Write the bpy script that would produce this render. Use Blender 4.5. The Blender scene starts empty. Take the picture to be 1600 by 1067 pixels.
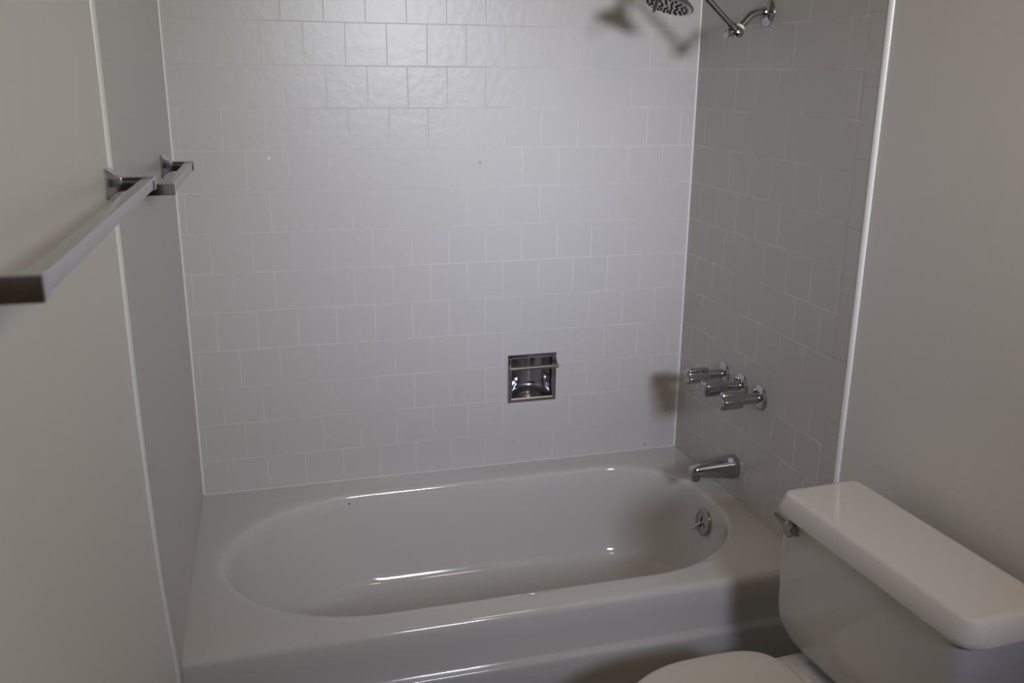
import bpy, bmesh, math
from mathutils import Vector, Matrix

# ------------------------------------------------------------------ scene, camera, light
# World: metres, z = 0 is the bathtub rim, floor at FZ. x runs along the tub (left wall x=0),
# y = 0 is the tiled back wall, the room lies at negative y.
S = bpy.context.scene
C = S.collection
FZ, CZ = -0.40, 2.02          # floor, ceiling
W = 1.488                     # alcove length
YF = -3.55                    # unseen wall behind the camera, holds the added window
P = 0.1095                    # tile pitch

cam_d = bpy.data.cameras.new('camera')
cam = bpy.data.objects.new('camera', cam_d); C.objects.link(cam)
cam_d.sensor_width = 36.0
cam_d.lens = 36.0 * 1436.62 / 1600.0
cam_d.clip_start = 0.01
cam.rotation_euler = (1.2868, -0.0086, -0.2728)
cam.location = (0.1956, -2.5832, 1.1831)
cam_d.dof.use_dof = True
cam_d.dof.focus_distance = 2.55
cam_d.dof.aperture_fstop = 6.5
S.camera = cam

S.view_settings.view_transform = 'Standard'
S.view_settings.look = 'None'
S.view_settings.gamma = 1.0
S.view_settings.use_curve_mapping = False
S.view_settings.exposure = 0.0

wd = bpy.data.worlds.new('world'); S.world = wd; wd.use_nodes = True
wd.node_tree.nodes['Background'].inputs[0].default_value = (0.6, 0.7, 0.85, 1)
wd.node_tree.nodes['Background'].inputs[1].default_value = 0.05

def area(name, loc, target, sx, sy, power, col):
    d = bpy.data.lights.new(name, 'AREA'); d.shape = 'RECTANGLE'
    d.size, d.size_y, d.energy, d.color = sx, sy, power, col
    o = bpy.data.objects.new(name, d); C.objects.link(o)
    o.location = loc
    o.rotation_euler = (Vector(target) - Vector(loc)).to_track_quat('-Z', 'Y').to_euler()
    return o
WX, WZ, WW, WH = 1.06, 1.60, 0.52, 0.36      # centre and size of the added window
def lamp(name, loc, target, sx, sy, rgb, spread=180):
    """area lamp whose watts are given per colour channel"""
    p = max(rgb)
    o = area(name, loc, target, sx, sy, p, tuple(c / p for c in rgb))
    o.data.spread = math.radians(spread)
# cool daylight key from behind the camera, plus unseen fills added at the same spot
lamp('key_daylight', (WX, YF + 0.03, WZ), (0.95, 0, 0.65), WW - 0.06, WH - 0.06, (0.92, 1.21, 2.95), 48)
lamp('fill_warm', (WX, YF + 0.03, WZ), (0.90, 0, 0.90), WW - 0.06, WH - 0.06, (2.95, 2.60, 1.05), 52)  # added warm fill towards the back wall
lamp('fill_narrow', (WX, YF + 0.03, WZ), (0.98, 0, 0.95), WW - 0.06, WH - 0.06, (0.46, 0.56, 0.80), 30)  # added narrow fill, brightens the middle of the back wall
lamp('fill_left', (WX, YF + 0.03, WZ), (0.0, -1.1, 1.15), WW - 0.06, WH - 0.06, (2.6, 3.15, 4.0), 84)  # added cool fill aimed at the left wall
# warm fill added under the ceiling, unseen, above the space in front of the toilet
lamp('fill_ceiling', (1.20, -1.95, CZ - 0.05), (1.20, -1.95, 0), 0.3, 0.3, (3.6, 2.65, 1.40))

# ------------------------------------------------------------------ materials
def mat(name, col, rough=0.5, metal=0.0, bump=None, spec=0.5, coat=0.0, mottling=0.0):
    m = bpy.data.materials.new(name); m.use_nodes = True
    nt = m.node_tree; b = nt.nodes['Principled BSDF']
    b.inputs['Base Color'].default_value = (*col, 1)
    b.inputs['Roughness'].default_value = rough
    b.inputs['Metallic'].default_value = metal
    b.inputs['Specular IOR Level'].default_value = spec
    b.inputs['Coat Weight'].default_value = coat
    b.inputs['Coat Roughness'].default_value = 0.06
    tc = nt.nodes.new('ShaderNodeTexCoord')
    if mottling:
        n = nt.nodes.new('ShaderNodeTexNoise'); n.inputs['Scale'].default_value = 9; n.inputs['Detail'].default_value = 4
        nt.links.new(tc.outputs['Object'], n.inputs['Vector'])
        mx = nt.nodes.new('ShaderNodeMix'); mx.data_type = 'RGBA'
        mx.inputs[6].default_value = (*[c * (1 - mottling) for c in col], 1)
        mx.inputs[7].default_value = (*[min(1, c * (1 + mottling)) for c in col], 1)
        nt.links.new(n.outputs['Fac'], mx.inputs[0]); nt.links.new(mx.outputs[2], b.inputs['Base Color'])
    if bump:
        sc, st, dist = bump
        n = nt.nodes.new('ShaderNodeTexNoise'); n.inputs['Scale'].default_value = sc; n.inputs['Detail'].default_value = 3
        nt.links.new(tc.outputs['Object'], n.inputs['Vector'])
        bp = nt.nodes.new('ShaderNodeBump'); bp.inputs['Strength'].default_value = st; bp.inputs['Distance'].default_value = dist
        nt.links.new(n.outputs['Fac'], bp.inputs['Height']); nt.links.new(bp.outputs['Normal'], b.inputs['Normal'])
    return m

def tile_mat(name, axis, off, pitch_w, pitch_h, zoff, tile, grout, vis=1.0, rough=0.3, stagger=0.5, specks=(), mortar=0.0014):
    m = bpy.data.materials.new(name); m.use_nodes = True
    nt = m.node_tree; L = nt.links.new; N = nt.nodes.new
    b = nt.nodes['Principled BSDF']
    tc = N('ShaderNodeTexCoord'); sp = N('ShaderNodeSeparateXYZ'); L(tc.outputs['Object'], sp.inputs[0])
    a1 = N('ShaderNodeMath'); a1.operation = 'ADD'; a1.inputs[1].default_value = off; L(sp.outputs[axis], a1.inputs[0])
    a2 = N('ShaderNodeMath'); a2.operation = 'ADD'; a2.inputs[1].default_value = zoff; L(sp.outputs[2], a2.inputs[0])
    cb = N('ShaderNodeCombineXYZ'); L(a1.outputs[0], cb.inputs[0]); L(a2.outputs[0], cb.inputs[1])
    # hand-set tiles: joints wander by a fraction of a millimetre
    wn = N('ShaderNodeTexNoise'); wn.inputs['Scale'].default_value = 6.0; wn.inputs['Detail'].default_value = 1; L(tc.outputs['Object'], wn.inputs['Vector'])
    ws = N('ShaderNodeVectorMath'); ws.operation = 'SUBTRACT'; ws.inputs[1].default_value = (.5, .5, .5); L(wn.outputs['Color'], ws.inputs[0])
    wm = N('ShaderNodeVectorMath'); wm.operation = 'SCALE'; wm.inputs['Scale'].default_value = 0.0035; L(ws.outputs[0], wm.inputs[0])
    wa = N('ShaderNodeVectorMath'); L(cb.outputs[0], wa.inputs[0]); L(wm.outputs[0], wa.inputs[1])
    br = N('ShaderNodeTexBrick'); L(wa.outputs[0], br.inputs['Vector'])
    br.offset = stagger; br.offset_frequency = 2
    br.inputs['Scale'].default_value = 1.0
    br.inputs['Mortar Size'].default_value = mortar
    br.inputs['Mortar Smooth'].default_value = 0.35
    br.inputs['Brick Width'].default_value = pitch_w
    br.inputs['Row Height'].default_value = pitch_h
    br.inputs['Color1'].default_value = (0.42, 0.42, 0.42, 1); br.inputs['Color2'].default_value = (0.58, 0.58, 0.58, 1)
    # some joints are filled flush with the glaze and hardly show
    vn = N('ShaderNodeTexNoise'); vn.inputs['Scale'].default_value = 5.5; vn.inputs['Detail'].default_value = 2; L(tc.outputs['Object'], vn.inputs['Vector'])
    vr = N('ShaderNodeMapRange'); vr.inputs[1].default_value = 0.36; vr.inputs[2].default_value = 0.58; vr.inputs[3].default_value = 0.18 * vis; vr.inputs[4].default_value = vis
    L(vn.outputs['Fac'], vr.inputs[0])
    gf = N('ShaderNodeMath'); gf.operation = 'MULTIPLY'; L(br.outputs['Fac'], gf.inputs[0]); L(vr.outputs[0], gf.inputs[1])
    hs = N('ShaderNodeMix'); hs.data_type = 'RGBA'; hs.blend_type = 'MIX'
    hs.inputs[6].default_value = (*[c * 0.965 for c in tile], 1); hs.inputs[7].default_value = (*[c * 1.03 for c in tile], 1)
    L(br.outputs['Color'], hs.inputs[0])
    mx = N('ShaderNodeMix'); mx.data_type = 'RGBA'; mx.inputs[7].default_value = (*grout, 1)
    L(gf.outputs[0], mx.inputs[0]); L(hs.outputs[2], mx.inputs[6])
    out = mx.outputs[2]
    for (px, pz, r, col) in specks:            # chips and specks in the glaze
        d = N('ShaderNodeVectorMath'); d.operation = 'DISTANCE'; L(tc.outputs['Object'], d.inputs[0])
        d.inputs[1].default_value = (px, 0, pz)
        lt = N('ShaderNodeMath'); lt.operation = 'LESS_THAN'; lt.inputs[1].default_value = r; L(d.outputs['Value'], lt.inputs[0])
        k = N('ShaderNodeMix'); k.data_type = 'RGBA'; k.inputs[7].default_value = (*col, 1)
        L(lt.outputs[0], k.inputs[0]); L(out, k.inputs[6]); out = k.outputs[2]
    L(out, b.inputs['Base Color'])
    rr = N('ShaderNodeMapRange'); rr.inputs[3].default_value = rough; rr.inputs[4].default_value = 0.75 if vis else rough
    L(br.outputs['Fac'], rr.inputs[0]); L(rr.outputs[0], b.inputs['Roughness'])
    # glaze ripple plus the sunken joint
    on = N('ShaderNodeTexNoise'); on.inputs['Scale'].default_value = 38; on.inputs['Detail'].default_value = 2; L(tc.outputs['Object'], on.inputs['Vector'])
    b1 = N('ShaderNodeBump'); b1.inputs['Strength'].default_value = 0.16; b1.inputs['Distance'].default_value = 0.004; L(on.outputs['Fac'], b1.inputs['Height'])
    b2 = N('ShaderNodeBump'); b2.invert = True; b2.inputs['Strength'].default_value = 0.5 * vis; b2.inputs['Distance'].default_value = 0.0012
    L(br.outputs['Fac'], b2.inputs['Height']); L(b1.outputs['Normal'], b2.inputs['Normal']); L(b2.outputs['Normal'], b.inputs['Normal'])
    return m

TILE = (0.60, 0.578, 0.55)
GROUT = (0.78, 0.75, 0.70)
M = {}
M['tile_back'] = tile_mat('back_wall_tile', 0, -0.0761 - 0.5 * P, P, P, 0.0065, TILE, GROUT, vis=0.85, rough=0.34,
    specks=[(0.244, 0.959, 0.0045, (0.80, 0.78, 0.72)), (0.826, 0.938, 0.003, (0.25, 0.22, 0.19)), (1.381, 0.016, 0.003, (0.2, 0.18, 0.15))])
M['tile_right'] = tile_mat('end_wall_tile', 1, (0.16 - 0.5) * P + 20 * P, P, P, 0.0065, TILE, (0.88, 0.84, 0.78), vis=1.0, rough=0.34)
M['tile_bullnose'] = tile_mat('bullnose_tile', 1, 7.249 * P + 0.0006, 1.2, 0.1533, -12.0 * P + 20 * 0.1533, TILE, (0.52, 0.48, 0.43), vis=0.7, rough=0.34, stagger=0.0)
M['tile_left'] = tile_mat('left_wall_tile', 1, 20 * P, P, P, 0.0065, TILE, GROUT, vis=0.0, rough=0.34)
M['paint'] = mat('beige_satin_paint', (0.80, 0.775, 0.725), 0.42, bump=(55, 0.12, 0.004), mottling=0.02)
M['ceiling'] = mat('ceiling_paint', (0.55, 0.48, 0.36), 0.8, bump=(40, 0.2, 0.004))
M['caulk'] = mat('white_caulk', (0.88, 0.87, 0.84), 0.35)
M['caulk_old'] = mat('yellowed_caulk', (0.72, 0.69, 0.64), 0.4)
M['edge'] = mat('white_tile_edge', (0.90, 0.89, 0.86), 0.25)
M['enamel'] = mat('white_tub_enamel', (0.66, 0.64, 0.605), 0.10, coat=0.3, mottling=0.015)
M['china'] = mat('white_vitreous_china', (0.70, 0.67, 0.625), 0.09, coat=0.3)
M['seat'] = mat('cream_plastic_seat', (0.70, 0.67, 0.58), 0.22)
M['chrome'] = mat('polished_chrome', (0.46, 0.46, 0.48), 0.10, 1.0)
M['chrome_dull'] = mat('worn_chrome', (0.40, 0.385, 0.37), 0.22, 1.0, bump=(60, 0.05, 0.002))
M['steel'] = mat('brushed_steel', (0.53, 0.535, 0.55), 0.24, 1.0)
M['dish'] = mat('dark_chrome_dish', (0.50, 0.50, 0.56), 0.14, 1.0)
M['plate'] = mat('dull_metal_plate', (0.40, 0.385, 0.365), 0.30, 1.0)
M['label'] = mat('pale_metal_disc', (0.75, 0.75, 0.74), 0.4, 0.5)
M['nozzle'] = mat('black_rubber_nozzle', (0.012, 0.012, 0.013), 0.5)
M['thread_tape'] = mat('white_thread_tape', (0.85, 0.84, 0.80), 0.6)
M['dark'] = mat('dark_slot', (0.02, 0.02, 0.02), 0.6)
M['floor'] = mat('dark_brown_vinyl', (0.035, 0.022, 0.014), 0.45, bump=(20, 0.1, 0.003), mottling=0.15)
M['panelling'] = mat('brown_wood_panelling', (0.16, 0.105, 0.065), 0.5, mottling=0.1)
M['wood_white'] = mat('white_painted_wood', (0.8, 0.79, 0.76), 0.4)
M['speck'] = mat('rust_speck', (0.05, 0.04, 0.03), 0.7)

# ------------------------------------------------------------------ mesh helpers
def finish(name, bm, mats, parent=None, angle=38.0, smooth=True, merge=True):
    if merge: bmesh.ops.remove_doubles(bm, verts=bm.verts, dist=1e-6)
    bmesh.ops.recalc_face_normals(bm, faces=bm.faces)
    for f in bm.faces: f.smooth = smooth
    lim = math.radians(angle)
    for e in bm.edges:
        e.smooth = not (len(e.link_faces) == 2 and e.calc_face_angle(0) > lim)
    me = bpy.data.meshes.new(name); bm.to_mesh(me); bm.free()
    for m in (mats if isinstance(mats, (list, tuple)) else [mats]): me.materials.append(m)
    o = bpy.data.objects.new(name, me); C.objects.link(o)
    if parent:
        o.parent = parent
        bpy.context.view_layer.update()
        o.matrix_parent_inverse = parent.matrix_world.inverted()
    return o

def empty(name, loc, label, cat, group=None):
    o = bpy.data.objects.new(name, None); C.objects.link(o); o.location = loc
    o.empty_display_size = 0.05
    o['label'] = label; o['category'] = cat
    if group: o['group'] = group
    return o
def structure(o): o['kind'] = 'structure'; return o

def loft(bm, rings, closed=True, cap0=True, cap1=True, mi=0):
    vr = [[bm.verts.new(p) for p in r] for r in rings]
    n = len(rings[0])
    for a, b in zip(vr, vr[1:]):
        for i in range(n if closed else n - 1):
            j = (i + 1) % n
            f = bm.faces.new((a[i], a[j], b[j], b[i])); f.material_index = mi
    if closed:
        if cap0: bm.faces.new(list(reversed(vr[0]))).material_index = mi
        if cap1: bm.faces.new(vr[-1]).material_index = mi
    return vr

def frame_from(axis):
    a = Vector(axis).normalized()
    u = a.cross(Vector((0, 0, 1)))
    if u.length < 1e-3: u = a.cross(Vector((0, 1, 0)))
    u.normalize(); v = u.cross(a).normalized()      # v points up-ish
    return a, u, v

def lathe(bm, base, axis, prof, n=40, cap0=True, cap1=True, shape=None):
    """prof = [(distance along axis, radius)]; shape(theta) scales the radius."""
    a, u, v = frame_from(axis); base = Vector(base); rings = []
    for t, r in prof:
        ring = []
        for i in range(n):
            th = 2 * math.pi * i / n
            k = shape(th, t) if shape else 1
            ring.append(base + a * t + (u * math.cos(th) + v * math.sin(th)) * max(r, 1e-5) * k)
        rings.append(ring)
    loft(bm, rings, True, cap0, cap1)

def tube(bm, pts, r, n=20, caps=True):
    pts = [Vector(p) for p in pts]; rs = r if isinstance(r, (list, tuple)) else [r] * len(pts)
    rings = []; ref = None
    for i, p in enumerate(pts):
        d = (pts[min(i + 1, len(pts) - 1)] - pts[max(i - 1, 0)]).normalized()
        if ref is None:
            ref = d.cross(Vector((0, 0, 1)))
            if ref.length < 1e-3: ref = d.cross(Vector((0, 1, 0)))
        ref = (ref - d * ref.dot(d)).normalized(); w = d.cross(ref)
        rings.append([p + (ref * math.cos(2 * math.pi * k / n) + w * math.sin(2 * math.pi * k / n)) * rs[i] for k in range(n)])
    loft(bm, rings, True, caps, caps)

def box(bm, lo, hi, bevel=0.0, seg=3, mi=0):
    x0, y0, z0 = lo; x1, y1, z1 = hi
    g = bmesh.ops.create_cube(bm, size=1.0)
    for v in g['verts']:
        v.co = Vector(((x0 + x1) / 2 + v.co.x * (x1 - x0), (y0 + y1) / 2 + v.co.y * (y1 - y0), (z0 + z1) / 2 + v.co.z * (z1 - z0)))
    es = list({e for v in g['verts'] for e in v.link_edges})
    for f in {f for v in g['verts'] for f in v.link_faces}: f.material_index = mi
    if bevel: bmesh.ops.bevel(bm, geom=es, offset=bevel, segments=seg, profile=0.5, affect='EDGES')

def rrect(cx, cy, hx, hy, r, n=8):
    """rounded rectangle outline, counter-clockwise, (x, y) pairs"""
    out = []
    r = min(r, hx * .999, hy * .999)
    for (sx, sy, a0) in ((1, 1, 0), (-1, 1, 90), (-1, -1, 180), (1, -1, 270)):
        for k in range(n + 1):
            a = math.radians(a0 + 90 * k / n)
            out.append((cx + sx * (hx - r) + r * math.cos(a), cy + sy * (hy - r) + r * math.sin(a)))
    return out

def interp(tab, z):
    if z <= tab[0][0]: return tab[0][1]
    for (a, b), (c, d) in zip(tab, tab[1:]):
        if z <= c: return b + (d - b) * (z - a) / (c - a)
    return tab[-1][1]

def smoothstep_path(pts, n=8):
    """Catmull-Rom through pts"""
    pts = [Vector(p) for p in pts]; out = []
    for i in range(len(pts) - 1):
        p0, p1, p2, p3 = pts[max(i - 1, 0)], pts[i], pts[i + 1], pts[min(i + 2, len(pts) - 1)]
        for k in range(n):
            t = k / n
            out.append(0.5 * ((2 * p1) + (p2 - p0) * t + (2 * p0 - 5 * p1 + 4 * p2 - p3) * t * t + (3 * p1 - p0 - 3 * p2 + p3) * t ** 3))
    out.append(pts[-1]); return out

# ------------------------------------------------------------------ room shell
TEY = -0.849                                            # front edge of the tiled walls
LEAN = [(-0.40, -0.012), (0.0, -0.0135), (0.226, -0.027), (0.453, -0.032), (0.62, -0.0335), (2.1, -0.0335)]
def lx(y, z): return interp(LEAN, z) * min(1.0, y / TEY)  # left tiled wall is out of square
def nlx(z): return interp(LEAN, z) - 0.006                # painted wall in front of it sits a little back
RW = W + 0.007                                           # painted right wall sits back behind the tile

def quad(bm, a, b, c, d, mi=0):
    f = bm.faces.new([bm.verts.new(p) for p in (a, b, c, d)]); f.material_index = mi

# back wall, with the opening for the recessed soap dish
SX0, SX1, SZ0, SZ1 = 0.912, 1.068, 0.202, 0.357
bm = bmesh.new()
ox0, ox1, oz0, oz1 = SX0 + 0.008, SX1 - 0.008, SZ0 + 0.008, SZ1 - 0.008
xs = [-0.08, ox0, ox1, W + 0.08]; zs = [FZ, oz0, oz1, CZ]
for i in range(3):
    for j in range(3):
        if i == 1 and j == 1: continue
        quad(bm, (xs[i], 0, zs[j]), (xs[i + 1], 0, zs[j]), (xs[i + 1], 0, zs[j + 1]), (xs[i], 0, zs[j + 1]))
for (a, b) in (((ox0, oz0), (ox1, oz0)), ((ox1, oz0), (ox1, oz1)), ((ox1, oz1), (ox0, oz1)), ((ox0, oz1), (ox0, oz0))):
    quad(bm, (a[0], 0, a[1]), (b[0], 0, b[1]), (b[0], 0.10, b[1]), (a[0], 0.10, a[1]))
quad(bm, (ox0, 0.10, oz0), (ox1, 0.10, oz0), (ox1, 0.10, oz1), (ox0, 0.10, oz1))
structure(finish('wall_back', bm, M['tile_back'], smooth=False))

# right wall: tile field, bullnose column, painted wall
bm = bmesh.new()
BNY = -7.25 * P
quad(bm, (W, 0, FZ), (W, BNY, FZ), (W, BNY, CZ), (W, 0, CZ), 0)
quad(bm, (W, BNY, FZ), (W, TEY, FZ), (W, TEY, CZ), (W, BNY, CZ), 1)
quad(bm, (RW, TEY, FZ), (RW, YF, FZ), (RW, YF, CZ), (RW, TEY, CZ), 2)
quad(bm, (W, TEY, FZ), (RW, TEY, FZ), (RW, TEY, CZ), (W, TEY, CZ), 1)
structure(finish('wall_right', bm, [M['tile_right'], M['tile_bullnose'], M['paint']], smooth=False))

# left wall: leaning tiled end and painted wall
bm = bmesh.new()
ys = [0, -0.2, -0.4, -0.6, TEY]; zz = [-0.40, -0.2, 0.0, 0.1, 0.226, 0.34, 0.453, 0.62, 1.2, CZ]
g = [[bm.verts.new((lx(y, z), y, z)) for y in ys] for z in zz]
for a, b in zip(g, g[1:]):
    for i in range(len(ys) - 1): bm.faces.new((a[i], a[i + 1], b[i + 1], b[i]))
ys2 = [TEY, -1.4, -1.97]
g2 = [[bm.verts.new((nlx(z), y, z)) for y in ys2] for z in zz]
for a, b in zip(g2, g2[1:]):
    for i in range(len(ys2) - 1): bm.faces.new((a[i], a[i + 1], b[i + 1], b[i])).material_index = 1
for k in range(len(zz) - 1):
    bm.faces.new((g[k][-1], g2[k][0], g2[k + 1][0], g[k + 1][-1])).material_index = 1
DY0, DY1, DZ1 = -1.97, -2.75, 1.63                        # unseen doorway beside the camera, dark door added for the chrome to reflect
lxw = nlx(1.0)
for (ya, yb, za, zb_) in ((DY0, DY1, DZ1, CZ), (DY1, YF, FZ, CZ)):
    quad(bm, (lxw, ya, za), (lxw, yb, za), (lxw, yb, zb_), (lxw, ya, zb_), 1)
structure(finish('wall_left', bm, [M['tile_left'], M['paint']], merge=False, angle=20))
bm = bmesh.new()
box(bm, (lxw - 0.06, DY1 - 0.02, FZ + 0.002), (lxw - 0.002, DY0 + 0.02, DZ1 + 0.02), 0.001, 1)
for (ya, yb, za, zb_) in ((-2.62, -2.41, -0.2, 0.45), (-2.31, -2.10, -0.2, 0.45), (-2.62, -2.41, 0.62, 1.45), (-2.31, -2.10, 0.62, 1.45)):
    box(bm, (lxw - 0.010, ya, za), (lxw + 0.006, yb, zb_), 0.005, 2)
door = structure(finish('added_door_1', bm, M['panelling'], merge=False))
bm = bmesh.new()
lathe(bm, (lxw - 0.002, -2.04, 0.55), (1, 0, 0), [(0, 0.028), (0.004, 0.027), (0.007, 0.012), (0.030, 0.011), (0.036, 0.022), (0.050, 0.026), (0.060, 0.021), (0.063, 0.0)], 28)
finish('door_knob', bm, M['chrome_dull'], door)

# front wall (behind the camera) with an opening for the added window
bm = bmesh.new()
wx = [-0.08, WX - WW / 2, WX + WW / 2, W + 0.08]; wz = [FZ, WZ - WH / 2, WZ + WH / 2, CZ]
for i in range(3):
    for j in range(3):
        if i == 1 and j == 1: continue
        quad(bm, (wx[i], YF, wz[j]), (wx[i + 1], YF, wz[j]), (wx[i + 1], YF, wz[j + 1]), (wx[i], YF, wz[j + 1]))
structure(finish('wall_front', bm, M['panelling'], smooth=False))
bm = bmesh.new()
t = 0.04
for lo, hi in (((wx[1] - t, wz[1] - t), (wx[2] + t, wz[1])), ((wx[1] - t, wz[2]), (wx[2] + t, wz[2] + t)),
               ((wx[1] - t, wz[1]), (wx[1], wz[2])), ((wx[2], wz[1]), (wx[2] + t, wz[2]))):
    box(bm, (lo[0], YF - 0.06, lo[1]), (hi[0], YF + 0.012, hi[1]), 0.003, 2)
win = structure(finish('added_window_1', bm, M['wood_white'], merge=False))  # unseen window, added to give the daylight key a source
bm = bmesh.new(); box(bm, (wx[1] - 0.002, YF - 0.030, wz[1] - 0.002), (wx[2] + 0.002, YF - 0.026, wz[2] + 0.002))
glass = bpy.data.materials.new('window_glass'); glass.use_nodes = True
gb = glass.node_tree.nodes['Principled BSDF']; gb.inputs['Transmission Weight'].default_value = 1.0; gb.inputs['Roughness'].default_value = 0.02
finish('pane', bm, glass, win, smooth=False)
bm = bmesh.new(); quad(bm, (-0.08, 0.02, FZ), (W + 0.08, 0.02, FZ), (W + 0.08, YF, FZ), (-0.08, YF, FZ))
structure(finish('floor', bm, M['floor'], smooth=False))
bm = bmesh.new(); quad(bm, (-0.08, 0.02, CZ), (W + 0.08, 0.02, CZ), (W + 0.08, YF, CZ), (-0.08, YF, CZ))
structure(finish('ceiling', bm, M['ceiling'], smooth=False))

# white rounded tile edges and caulk lines
def edge_bead(name, xy, rx, ry, z0, z1, m, lean=None, n=8):
    """quarter-round bead; xy = inner corner, rx / ry signed radii"""
    bm = bmesh.new(); rings = []
    zl = [z0 + (z1 - z0) * k / 24 for k in range(25)]
    for z in zl:
        dx = lean(z) if lean else 0
        ring = [(xy[0] + dx + rx * math.cos(math.pi / 2 * k / n), xy[1] + ry * math.sin(math.pi / 2 * k / n), z) for k in range(n + 1)]
        ring.append((xy[0] + dx, xy[1], z)); rings.append(ring)
    loft(bm, rings); return structure(finish(name, bm, m))
edge_bead('trim_1', (RW, TEY + 0.0005), -0.0075, -0.011, -0.38, CZ, M['edge'])
edge_bead('trim_2', (0, TEY + 0.0005), 0.0052, -0.009, -0.39, CZ, M['edge'], lean=nlx)
edge_bead('trim_3', (0.0, 0.0), 0.0055, -0.0055, 0.002, CZ, M['caulk'])
edge_bead('trim_4', (W, 0.0), -0.0060, -0.0060, 0.002, CZ, M['caulk'])
bm = bmesh.new()
tube(bm, [(0.003, -0.0015, 0.0015), (0.5, -0.001, 0.0012), (1.0, -0.001, 0.0012), (W - 0.003, -0.001, 0.001)], 0.0028, 10)
structure(finish('trim_5', bm, M['caulk_old']))

# ------------------------------------------------------------------ bathtub
TUBF = -0.812
tub = empty('bathtub', (0.74, -0.40, FZ), 'long white enamelled bathtub built in between three tiled walls', 'bathtub')
def arc(cx, cy, rx, ry, a0, a1, n):
    return [(cx + rx * math.cos(math.radians(a0 + (a1 - a0) * k / n)), cy + ry * math.sin(math.radians(a0 + (a1 - a0) * k / n))) for k in range(n + 1)]
def basin(x0, x1, y0, y1, rl, rrb, rrf, n=240):
    """closed outline of the basin; rl left corners, rrb right back, rrf right front (rx, ry)"""
    arcs = [arc(x1 - rrb[0], y1 - rrb[1], *rrb, 0, 90, 44), arc(x0 + rl[0], y1 - rl[1], *rl, 90, 180, 44),
            arc(x0 + rl[0], y0 + rl[1], *rl, 180, 270, 44), arc(x1 - rrf[0], y0 + rrf[1], *rrf, 270, 360, 44)]
    out = []
    for k, a in enumerate(arcs):                     # same sample count per corner and per straight run on every ring
        out += a
        p, q = a[-1], arcs[(k + 1) % 4][0]; m = (4, 24)[k % 2 == 0]
        out += [(p[0] + (q[0] - p[0]) * j / m, p[1] + (q[1] - p[1]) * j / m) for j in range(1, m)]
    return out
top = basin(0.058, 1.416, -0.738, -0.100, (0.38, 0.315), (0.25, 0.25), (0.34, 0.29))
bot = basin(0.300, 1.340, -0.640, -0.190, (0.24, 0.22), (0.17, 0.19), (0.17, 0.20))
def outer_pt(p, yf):
    cx, cy = 0.74, -0.42
    dx, dy = p[0] - cx, p[1] - cy; best = 1e9
    if dx > 0: best = min(best, (W - cx) / dx)
    if dx < 0: best = min(best, (0.0 - cx) / dx)
    if dy > 0: best = min(best, (TB - cy) / dy)
    if dy < 0: best = min(best, (yf - cy) / dy)
    x, y = cx + dx * best, cy + dy * best
    return x, y
RF = 0.020; TB = -0.0012
outer = [outer_pt(p, TUBF + RF) for p in top]
for cxy in ((0, TB), (W, TB), (0, TUBF + RF), (W, TUBF + RF)):       # snap the nearest ray to each corner
    i = min(range(len(outer)), key=lambda k: (outer[k][0] - cxy[0]) ** 2 + (outer[k][1] - cxy[1]) ** 2); outer[i] = cxy
def skew(x, y): return x + interp(LEAN, 0.0) * (y / TEY) * max(0, 1 - x / 0.05) if x < 0.05 else x
outer = [(skew(*p), p[1]) for p in outer]
N = len(top)
rings = [[(x, y, 0.0) for x, y in outer]]
def lerp2(f): return [(o[0] + (t[0] - o[0]) * f, o[1] + (t[1] - o[1]) * f) for o, t in zip(outer, top)]
rings.append([(x, y, 0.0) for x, y in lerp2(0.5)])
rings.append([(x, y, 0.0005) for x, y in lerp2(0.86)])
prof = [(0.0, -0.0015), (0.028, -0.0045), (0.055, -0.010), (0.082, -0.019), (0.105, -0.031), (0.125, -0.046), (0.16, -0.075),
        (0.25, -0.14), (0.36, -0.20), (0.45, -0.232), (0.52, -0.250), (0.60, -0.265), (0.70, -0.276), (0.82, -0.283), (1.0, -0.286)]
for a, z in prof:
    rings.append([(t[0] + (b[0] - t[0]) * a, t[1] + (b[1] - t[1]) * a, z) for t, b in zip(top, bot)])
for s in (0.7, 0.35):
    rings.append([(0.85 + (b[0] - 0.85) * s, -0.415 + (b[1] + 0.415) * s, -0.286 - 0.006 * (1 - s)) for b in bot])
bm = bmesh.new(); loft(bm, rings, True, cap0=False, cap1=True)
# apron: swept front profile, sharing the rim vertices
xf = sorted({round(o[0], 6) for o in outer if abs(o[1] - (TUBF + RF)) < 1e-6})
pr = [(TUBF + RF, 0.0)] + [(TUBF + RF - RF * math.sin(math.radians(a)), -RF + RF * math.cos(math.radians(a))) for a in (15, 30, 45, 60, 75, 90)]
pr += [(TUBF, -0.07), (TUBF, -0.122), (TUBF - 0.002, -0.127), (TUBF - 0.010, -0.134), (TUBF - 0.0125, -0.138), (TUBF - 0.013, -0.145), (TUBF - 0.013, -0.30), (TUBF - 0.013, FZ)]
exact = {round(o[0], 6): o for o in outer if abs(o[1] - (TUBF + RF)) < 1e-6}
loft(bm, [[(exact[x][0], y, z) for x in xf] for y, z in pr], closed=False)
shell = finish('tub_shell', bm, M['enamel'], tub, angle=50)
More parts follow.
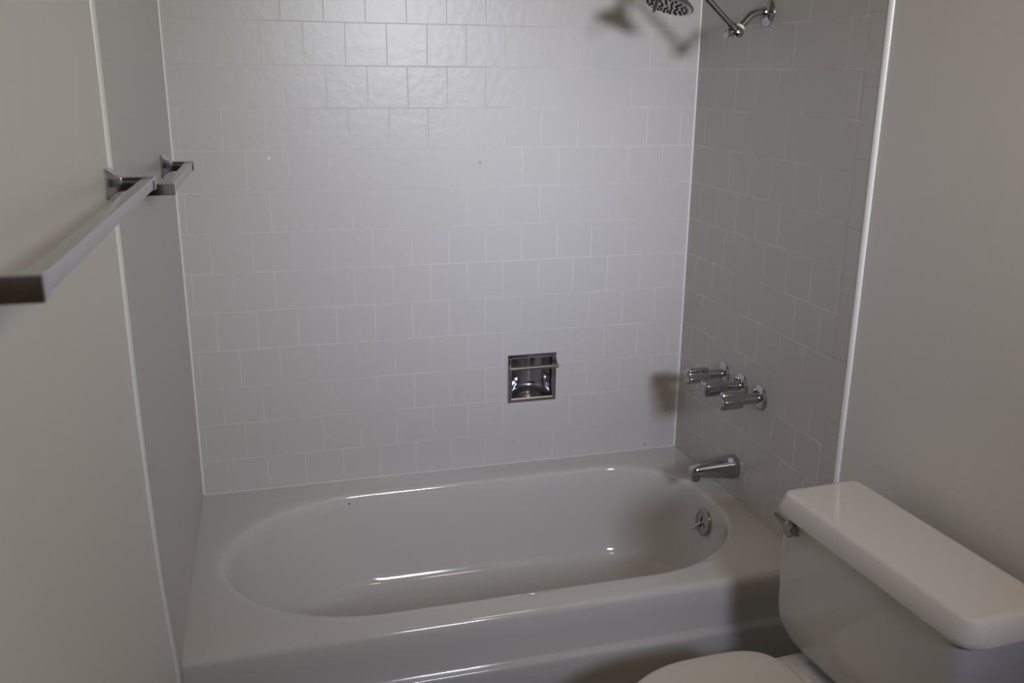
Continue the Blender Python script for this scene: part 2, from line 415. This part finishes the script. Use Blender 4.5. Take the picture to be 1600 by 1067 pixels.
# overflow plate with trip lever on the drain end wall
onrm = Vector((-1, 0.0, 0.16)).normalized(); oc = Vector((1.3985, -0.394, -0.072))
bm = bmesh.new()
lathe(bm, oc - onrm * 0.006, onrm, [(0, 0.0395), (0.007, 0.0395), (0.009, 0.038), (0.0105, 0.034), (0.012, 0.020), (0.0125, 0.0)], 44)
ovp = finish('overflow_plate', bm, M['plate'], tub)
ovp['label'] = 'round metal overflow plate on the drain end of the tub'
bm = bmesh.new()
a, u, v = frame_from(onrm)
box(bm, (-0.0025, -0.017, -0.0015), (0.0025, 0.017, 0.0015), 0.0006, 1)
bmesh.ops.transform(bm, matrix=Matrix.Translation(oc + onrm * 0.0062) @ Matrix((u, v, a)).transposed().to_4x4(), verts=bm.verts)
finish('lever_slot', bm, M['dark'], ovp)
bm = bmesh.new()
tube(bm, [oc + onrm * 0.004, oc + onrm * 0.018 + Vector((0, -.001, -.008)), oc + onrm * 0.034 + Vector((0, -.002, -.020))], [0.0035, 0.0035, 0.0048], 12)
finish('trip_lever', bm, M['chrome_dull'], ovp)
for k, z in enumerate((0.024, -0.024)):
    bm = bmesh.new(); pc = oc + v * z + onrm * 0.005
    lathe(bm, pc, onrm, [(0, 0.004), (0.0018, 0.0038), (0.0024, 0.0)], 14)
    finish('screw', bm, M['chrome_dull'], ovp)
# floor drain, out of sight behind the front rim but part of the tub
bm = bmesh.new(); lathe(bm, (1.22, -0.41, -0.2895), (0, 0, 1), [(0, 0.03), (0.004, 0.03), (0.005, 0.026), (0.003, 0.022), (0.002, 0.0)], 28)
finish('drain', bm, M['chrome'], tub)
# rust specks in the enamel
bm = bmesh.new()
bmesh.ops.create_icosphere(bm, subdivisions=2, radius=0.0024)
for vv in bm.verts: vv.co = Vector((vv.co.x, vv.co.y * 0.5, vv.co.z)) + Vector((0.405, -0.117, -0.022))
finish('rust_speck', bm, M['speck'], tub)

# ------------------------------------------------------------------ recessed soap dish
sd = empty('soap_dish', ((SX0 + SX1) / 2, 0, (SZ0 + SZ1) / 2), 'square chrome soap dish recessed into the tiled back wall, with a grab bar', 'soap dish')
bm = bmesh.new()
ix0, ix1, iz0, iz1 = SX0 + 0.0135, SX1 - 0.0135, SZ0 + 0.0145, SZ1 - 0.0125
def rect(x0, x1, z0, z1, y): return [(x0, y, z0), (x1, y, z0), (x1, y, z1), (x0, y, z1)]
e = 0.0015
loft(bm, [rect(SX0, SX1, SZ0, SZ1, 0.0), rect(SX0, SX1, SZ0, SZ1, -0.003), rect(SX0 + e, SX1 - e, SZ0 + e, SZ1 - e, -0.0055),
          rect(ix0 - 0.004, ix1 + 0.004, iz0 - 0.004, iz1 + 0.004, -0.0065), rect(ix0, ix1, iz0, iz1, -0.004), rect(ix0, ix1, iz0, iz1, 0.004)], cap0=False, cap1=False)
finish('frame', bm, M['dish'], sd, angle=25)
bm = bmesh.new()                                                     # scooped bowl: back bulges away, floor curves up into it
nx, nz = 24, 22
def bowl_y(fx, fz):
    d = 0.062 * math.sqrt(max(0.0, 1 - (2 * fx - 1) ** 2 * 0.92))
    lo = min(1.0, fz / 0.16); hi = min(1.0, (1 - fz) / 0.10)
    return 0.004 + d * math.sqrt(max(0, 1 - (1 - lo) ** 2)) * math.sqrt(max(0, 1 - (1 - hi) ** 2))
zf = [0, .01, .03, .06, .10, .16] + [0.16 + 0.74 * k / 10 for k in range(1, 11)] + [.93, .96, .985, 1.0]
gv = [[bm.verts.new((ix0 + (ix1 - ix0) * i / nx, bowl_y(i / nx, f), iz0 + (iz1 - iz0) * f)) for i in range(nx + 1)] for f in zf]
for a, b in zip(gv, gv[1:]):
    for i in range(nx): bm.faces.new((a[i], a[i + 1], b[i + 1], b[i]))
finish('dish_bowl', bm, M['dish'], sd, angle=60)
bm = bmesh.new()
tube(bm, [(SX0 + 0.0015, -0.028, 0.3205), (SX1 - 0.0015, -0.028, 0.3205)], 0.0062, 18)
finish('grab_bar', bm, M['chrome_dull'], sd)
for x in (SX0 + 0.004, SX1 - 0.0095):
    bm = bmesh.new()
    sec = [(-0.002, 0.349), (-0.010, 0.3445), (-0.030, 0.3255), (-0.033, 0.3205), (-0.030, 0.3155), (-0.022, 0.3155), (-0.012, 0.3265), (-0.002, 0.329)]
    loft(bm, [[(x, y, z) for y, z in sec], [(x + 0.0055, y, z) for y, z in sec]])
    finish('bracket', bm, M['dish'], sd)

# ------------------------------------------------------------------ towel bars on the left wall
def towel_bar(p0, p1, w0, w1, label, dz=0.0):
    """p0/p1: bar axis ends; w0/w1: wall points behind them (far end first)"""
    t = empty('towel_bar', w0, label, 'towel bar')
    p0, p1, w0, w1 = map(Vector, (p0, p1, w0, w1))
    h = 0.0112
    d = (p1 - p0).normalized()
    out = (p0 - w0).normalized(); out = (out - d * out.dot(d)).normalized(); up = d.cross(out)
    if up.z < 0: up = -up
    bm = bmesh.new()
    sec = rrect(0, 0, 0.0092, 0.0092, 0.0015, 3)
    loft(bm, [[p0 + d * s + out * a + up * b for a, b in sec] for s in (0.010, (p1 - p0).length - 0.010)])
    finish('rail', bm, M['steel'], t, angle=25)
    for p, w, sg in ((p0, w0, 1), (p1, w1, -1)):
        bm = bmesh.new(); L = (p - w).dot(out)
        base = p - out * L
        st = [(0.0, 0.0255, 0.0255, .006), (0.004, 0.0265, 0.0265, .006), (0.006, 0.0245, 0.0245, .006), (0.009, 0.0215, 0.0215, .005), (0.013, 0.0165, 0.0165, .003), (0.018, 0.0135, 0.0135, .002), (0.024, h + .0005, h + .0005, .0015),
              (0.026, h, h, .001), (L + h - 0.001, h, h, .001), (L + h, h - .001, h - .001, .001)]
        loft(bm, [[base + out * s + d * a + up * b for a, b in rrect(0, 0, hx, hy, r, 4)] for s, hx, hy, r in st])
        finish('post', bm, M['chrome'], t, angle=25)
    return t
towel_bar((0.026, -0.893, 0.9975), (0.024, -1.805, 1.019), (nlx(1.0), -0.893, 0.9975), (nlx(1.0), -1.805, 1.019),
          'long square chrome towel bar on the painted left wall, nearest the camera', 'towel bar')
towel_bar((0.053, -0.215, 0.9620), (0.037, -0.625, 0.9555), (lx(-0.215, 1), -0.2135, 0.9620), (lx(-0.625, 1), -0.622, 0.9555),
          'short square chrome towel bar on the tiled left wall above the tub')

# ------------------------------------------------------------------ shower arm and head
sh = empty('shower_head', (W, -0.373, 1.336), 'chrome shower head on an extension arm high on the right tiled wall', 'shower head')
bm = bmesh.new()
lathe(bm, (W, -0.373, 1.336), (-1, 0, 0), [(0, 0.0345), (0.003, 0.034), (0.006, 0.030), (0.010, 0.021), (0.012, 0.016), (0.016, 0.0145), (0.017, 0.0)], 40)
finish('flange', bm, M['chrome'], sh)
K = Vector((1.404, -0.373, 1.288))                                    # swivel knuckle
bm = bmesh.new()
tube(bm, smoothstep_path([(W - 0.002, -0.373, 1.336), (1.462, -0.373, 1.336), (1.440, -0.373, 1.3275), (1.424, -0.373, 1.3115), (K.x + 0.006, -0.373, K.z + 0.010)], 8), 0.0098, 22)
finish('shower_arm', bm, M['chrome'], sh)
bm = bmesh.new(); da = Vector((-0.62, 0, -0.78)).normalized()
lathe(bm, K - da * 0.018, da, [(0, 0.0115), (0.006, 0.0118), (0.007, 0.0118)], 20)
finish('thread_tape', bm, M['thread_tape'], sh)
bm = bmesh.new()
lathe(bm, K - da * 0.011, da, [(0, 0.0130), (0.012, 0.0135), (0.020, 0.011), (0.024, 0.006)], 8)
lathe(bm, K + Vector((0, 0.014, -0.002)), (0, -1, 0), [(0, 0.010), (0.004, 0.0125), (0.028, 0.0125), (0.031, 0.008), (0.032, 0.0)], 24)
lathe(bm, K + Vector((-0.010, -0.002, -0.004)), (-1, 0, -0.1), [(0, 0.007), (0.012, 0.0075), (0.015, 0.011), (0.021, 0.011), (0.023, 0.0)], 10)
finish('swivel_joint', bm, M['chrome'], sh, merge=False)
de = Vector((-0.76, 0.0, 0.65)).normalized()
E1 = K + de * 0.255                                                   # upper end of the extension
bm = bmesh.new()
lathe(bm, K + de * 0.004, de, [(0, 0.0115), (0.02, 0.0115), (0.021, 0.0085), (0.232, 0.0085), (0.234, 0.0115), (0.252, 0.0115)], 22)
finish('extension_arm', bm, M['chrome_dull'], sh)
fc = Vector((1.209, -0.373, 1.3475)); fn = Vector((-0.33, -0.10, -0.94)).normalized()   # spray face centre and direction
bm = bmesh.new(); nk = fc - fn * 0.070
tube(bm, smoothstep_path([E1 - de * 0.008, E1 + Vector((-0.012, 0, 0.004)), (nk + E1) / 2 + Vector((-0.016, 0, 0.010)), nk + fn * 0.006], 6), 0.0105, 18)
lathe(bm, E1 + Vector((-0.004, 0.016, 0.0)), (0, -1, 0), [(0, 0.011), (0.004, 0.0135), (0.028, 0.0135), (0.032, 0.010), (0.033, 0)], 22)
finish('upper_swivel', bm, M['chrome'], sh, merge=False)
bm = bmesh.new()
R0 = 0.0665
lathe(bm, nk, fn, [(0, 0.014), (0.010, 0.0155), (0.020, 0.017), (0.030, 0.022), (0.042, 0.034), (0.052, 0.048), (0.060, 0.060), (0.065, R0 - .001), (0.069, R0), (0.0715, R0 - 0.002), (0.072, R0 - 0.006)], 56, cap1=True)
head = finish('spray_head', bm, M['chrome'], sh, angle=50)
bm = bmesh.new()
lathe(bm, nk + fn * 0.0715, fn, [(0, 0.057), (0.0015, 0.056), (0.002, 0.0)], 48)
face = finish('spray_face', bm, M['chrome_dull'], head)
a, u, v = frame_from(fn)
def nozzle_mesh():
    bm = bmesh.new(); lathe(bm, (0, 0, 0), (0, 0, 1), [(-0.0005, 0.0032), (0.0018, 0.0030), (0.0028, 0.0020), (0.0029, 0.0)], 10)
    return bm
nz0 = None
Rm = Matrix((u, v, a)).transposed().to_4x4()
for (rr, cnt, ph) in ((0.014, 6, 0.2), (0.027, 11, 0.0), (0.039, 14, 0.15), (0.050, 20, 0.05)):
    for k in range(cnt):
        th = 2 * math.pi * (k + ph) / cnt
        pos = nk + fn * 0.0733 + (u * math.cos(th) + v * math.sin(th)) * rr
        mw = Matrix.Translation(pos) @ Rm
        if nz0 is None:
            nz0 = finish('nozzle', nozzle_mesh(), M['nozzle'], head); o = nz0
        else:
            o = nz0.copy(); C.objects.link(o); o.parent = head
        o.matrix_parent_inverse = Matrix.Identity(4); o.matrix_basis = head.matrix_world.inverted() @ mw
bm = bmesh.new()                                                       # spray selector tab on the rim
tp = fc + (Vector((-0.62, -0.78, 0)).normalized()) * 0.050 + Vector((-0.022, -0.010, -0.003))
tube(bm, [tp - fn * 0.012, tp + Vector((-0.003, -0.006, -0.004)), tp + Vector((-0.010, -0.012, -0.019))], [0.0048, 0.0048, 0.0040], 10)
finish('selector_tab', bm, M['chrome_dull'], head)

# ------------------------------------------------------------------ faucet handles and spout
def handle(y, z, rot, label):
    h = empty('faucet_handle', (W, y, z), label, 'faucet handle', 'faucet handles on the end wall')
    bm = bmesh.new()
    lathe(bm, (W, y, z), (-1, 0, 0), [(0, 0.0345), (0.003, 0.0345), (0.006, 0.032), (0.009, 0.023), (0.011, 0.0165), (0.012, 0.0)], 40)
    finish('escutcheon', bm, M['chrome'], h)
    bm = bmesh.new()
    lathe(bm, (W - 0.008, y, z), (-1, 0, 0), [(0, 0.0145), (0.050, 0.0138), (0.055, 0.0)], 32)
    finish('sleeve', bm, M['chrome'], h)
    bm = bmesh.new()
    def lobe(th, t):
        c = math.cos(4 * (th - rot)); return 1.0 + 0.15 * max(-1, min(1, 1.7 * c))
    lathe(bm, (W - 0.052, y, z), (-1, 0, 0), [(0, 0.012), (0.002, 0.0195), (0.005, 0.0212), (0.060, 0.0222), (0.066, 0.0210), (0.069, 0.0175), (0.070, 0.010), (0.0695, 0.0)], 60, shape=lobe)
    kn = finish('knob', bm, M['chrome'], h, angle=45)
    bm = bmesh.new(); lathe(bm, (W - 0.1208, y, z), (-1, 0, 0), [(0, 0.0075), (0.0015, 0.0072), (0.002, 0.0)], 24)
    finish('index_cap', bm, M['chrome_dull'], kn)
    return h
handle(-0.290, 0.345, 0.3, 'chrome faucet handle nearest the back wall, farthest of the row of three')
handle(-0.394, 0.343, 0.9, 'middle chrome faucet handle directly above the tub spout')
handle(-0.497, 0.341, 1.55, 'chrome faucet handle nearest the toilet, front of the row of three')

sp = empty('tub_spout', (W, -0.394, 0.097), 'tapered chrome tub spout on the right wall, below the three handles', 'tub spout')
bm = bmesh.new(); rings = []
for s, zt, zb, hw in ((0.0, 0.129, 0.062, 0.0315), (0.004, 0.1305, 0.061, 0.033), (0.02, 0.129, 0.0625, 0.0315), (0.06, 0.1235, 0.068, 0.0265), (0.10, 0.1175, 0.074, 0.0225),
                      (0.125, 0.113, 0.0785, 0.0195), (0.136, 0.1095, 0.081, 0.0175), (0.142, 0.104, 0.085, 0.0130), (0.1435, 0.098, 0.091, 0.006)):
    ring = []
    for k in range(36):
        th = 2 * math.pi * k / 36; c, s_ = math.cos(th), math.sin(th)
        ex = 0.75
        ring.append((W - s, -0.394 + hw * math.copysign(abs(c) ** ex, c), (zt + zb) / 2 + (zt - zb) / 2 * math.copysign(abs(s_) ** ex, s_)))
    rings.append(ring)
loft(bm, rings); finish('spout_body', bm, M['chrome'], sp, angle=50)
bm = bmesh.new(); lathe(bm, (W - 0.124, -0.394, 0.086), (0, 0, -1), [(0, 0.0150), (0.014, 0.0145), (0.0205, 0.0130), (0.0206, 0.010), (0.014, 0.009)], 24, cap1=True)
finish('outlet', bm, M['chrome_dull'], sp)
bm = bmesh.new(); lathe(bm, (W - 0.026, -0.4135, 0.1238), (-0.16, -0.62, 0.78), [(0, 0.0085), (0.0012, 0.0085), (0.0016, 0.0)], 24)
finish('cap_disc', bm, M['label'], sp)

# ------------------------------------------------------------------ toilet
to = empty('toilet', (1.10, -1.275, FZ), 'white toilet with its tank against the right wall, in front of the tub', 'toilet')
TY0, TY1 = -1.535, -1.007; TC = (TY0 + TY1) / 2
bm = bmesh.new()
rings = []
zb, zt, rc = -0.004, 0.290, 0.085
for k in range(9):                                                      # rounded lower corners, then a slight flare upwards
    a = math.radians(90 * k / 8)
    z = zb + rc * (1 - math.cos(a))
    hw = (TY1 - TY0) / 2 - 0.012 - rc * (1 - math.sin(a)) * 1.05
    ins = 0.022 * (1 - math.sin(a))
    rings.append([(x, y, z) for x, y in rrect((1.240 + 1.440) / 2, TC, (1.440 - 1.240) / 2 - ins, hw, 0.030, 8)])
for f in (0.3, 0.6, 1.0):
    z = zb + rc + (zt - zb - rc) * f
    rings.append([(x, y, z) for x, y in rrect((1.240 + 1.440) / 2, TC, (1.440 - 1.240) / 2 + 0.002 * f, (TY1 - TY0) / 2 - 0.012 + 0.006 * f, 0.030, 8)])
loft(bm, rings); finish('tank', bm, M['china'], to, angle=50)
bm = bmesh.new(); rings = []
for z, ins, r in ((0.2895, 0.004, 0.034), (0.2900, 0.001, 0.038), (0.2915, 0.0, 0.040), (0.302, 0.0008, 0.038), (0.3275, 0.0120, 0.026), (0.3320, 0.0155, 0.020), (0.3342, 0.0205, 0.016), (0.3348, 0.028, 0.010)):
    rings.append([(x, y, z) for x, y in rrect((1.228 + 1.446) / 2, TC - 0.003, (1.446 - 1.228) / 2 - ins, (TY1 - TY0) / 2 + 0.0125 - ins, r, 8)])
loft(bm, rings); finish('tank_lid', bm, M['china'], to, angle=30)
# flush lever
bm = bmesh.new(); lc = Vector((1.2400, -1.071, 0.2735))
lathe(bm, lc, (-1, 0, 0), [(0, 0.0175), (0.003, 0.0175), (0.004, 0.0162), (0.020, 0.0162), (0.022, 0.0145), (0.0225, 0.0)], 30)
fl = finish('flush_lever', bm, M['chrome_dull'], to)
bm = bmesh.new()
loft(bm, [[(lc.x - 0.016 - 0.004 * f + a, lc.y + 0.008 + 0.036 * f, lc.z + 0.004 + 0.010 * f + b) for a, b in rrect(0, 0, 0.0045, 0.0065 - 0.002 * f, 0.003, 4)] for f in (0, 0.3, 0.6, 0.9, 1.0)])
finish('lever_arm', bm, M['chrome_dull'], fl)
# bowl, seat, lid
AY = -1.271
def oval(xf, xb, hw, n=64, sq=2.3, back=0.10, bhw=0.085):
    """seat outline: round front at xf, squarer back at xb (x grows towards the tank)"""
    out = []; xm = xf + (xb - xf) * 0.52
    for k in range(n):
        th = 2 * math.pi * k / n; c, s = math.cos(th), math.sin(th)
        if c < 0: x = xm + (xm - xf) * c; y = hw * s
        else:
            ex = 0.46
            x = xm + (xb - xm) * math.copysign(abs(c) ** ex, c); y = hw * math.copysign(abs(s) ** ex, s)
        out.append((x, AY + y))
    return out
def scaled(o, k, cx=0.98): return [(cx + (x - cx) * k, AY + (y - AY) * k) for x, y in o]
bm = bmesh.new()
lid = oval(0.775, 1.188, 0.187)
rings = [[(x, y, z) for x, y in scaled(lid, k)] for z, k in ((0.004, 0.985), (0.006, 1.0), (0.012, 1.0), (0.0165, 0.992), (0.0195, 0.975), (0.0215, 0.93), (0.0225, 0.8), (0.023, 0.4))]
loft(bm, rings); finish('seat_lid', bm, M['seat'], to, angle=50)
bm = bmesh.new()
ring_o = oval(0.78, 1.180, 0.184); ring_i = oval(0.85, 1.11, 0.118)
sec = [(1.0, ring_o, -0.014), (1.0, ring_o, 0.0), (0.985, ring_o, 0.0035), (1.0, ring_i, 0.0035), (0.985, ring_i, -0.004), (1.0, ring_i, -0.014)]
rr = [[(x, y, z) for x, y in scaled(o, k)] for k, o, z in sec]; rr.append(rr[0])
loft(bm, rr, cap0=False, cap1=False); finish('seat', bm, M['seat'], to)
for y in (AY - 0.070, AY + 0.070):
    bm = bmesh.new(); box(bm, (1.176, y - 0.018, -0.012), (1.208, y + 0.018, 0.014), 0.005, 3)
    finish('hinge', bm, M['seat'], to)
bm = bmesh.new()
def bowl_ring(xf, xb, hw, z): return [(x, y, z) for x, y in oval(xf, xb, hw)]
loft(bm, [bowl_ring(0.80, 1.455, 0.115, FZ), bowl_ring(0.81, 1.450, 0.108, FZ + 0.03), bowl_ring(0.86, 1.43, 0.098, FZ + 0.09), bowl_ring(0.88, 1.42, 0.10, FZ + 0.16),
          bowl_ring(0.84, 1.42, 0.135, FZ + 0.25), bowl_ring(0.80, 1.44, 0.168, FZ + 0.33), bowl_ring(0.785, 1.45, 0.178, FZ + 0.365), bowl_ring(0.785, 1.45, 0.178, -0.020), bowl_ring(0.79, 1.445, 0.172, -0.0145), bowl_ring(0.86, 1.39, 0.11, -0.0142)])
finish('bowl', bm, M['china'], to, angle=50)
# the whole toilet stands slightly askew to the wall
bpy.context.view_layer.update()
pv = Vector((1.228, -1.0, 0))
to.matrix_world = Matrix.Translation(pv) @ Matrix.Rotation(math.radians(2.8), 4, 'Z') @ Matrix.Translation(-pv) @ to.matrix_world
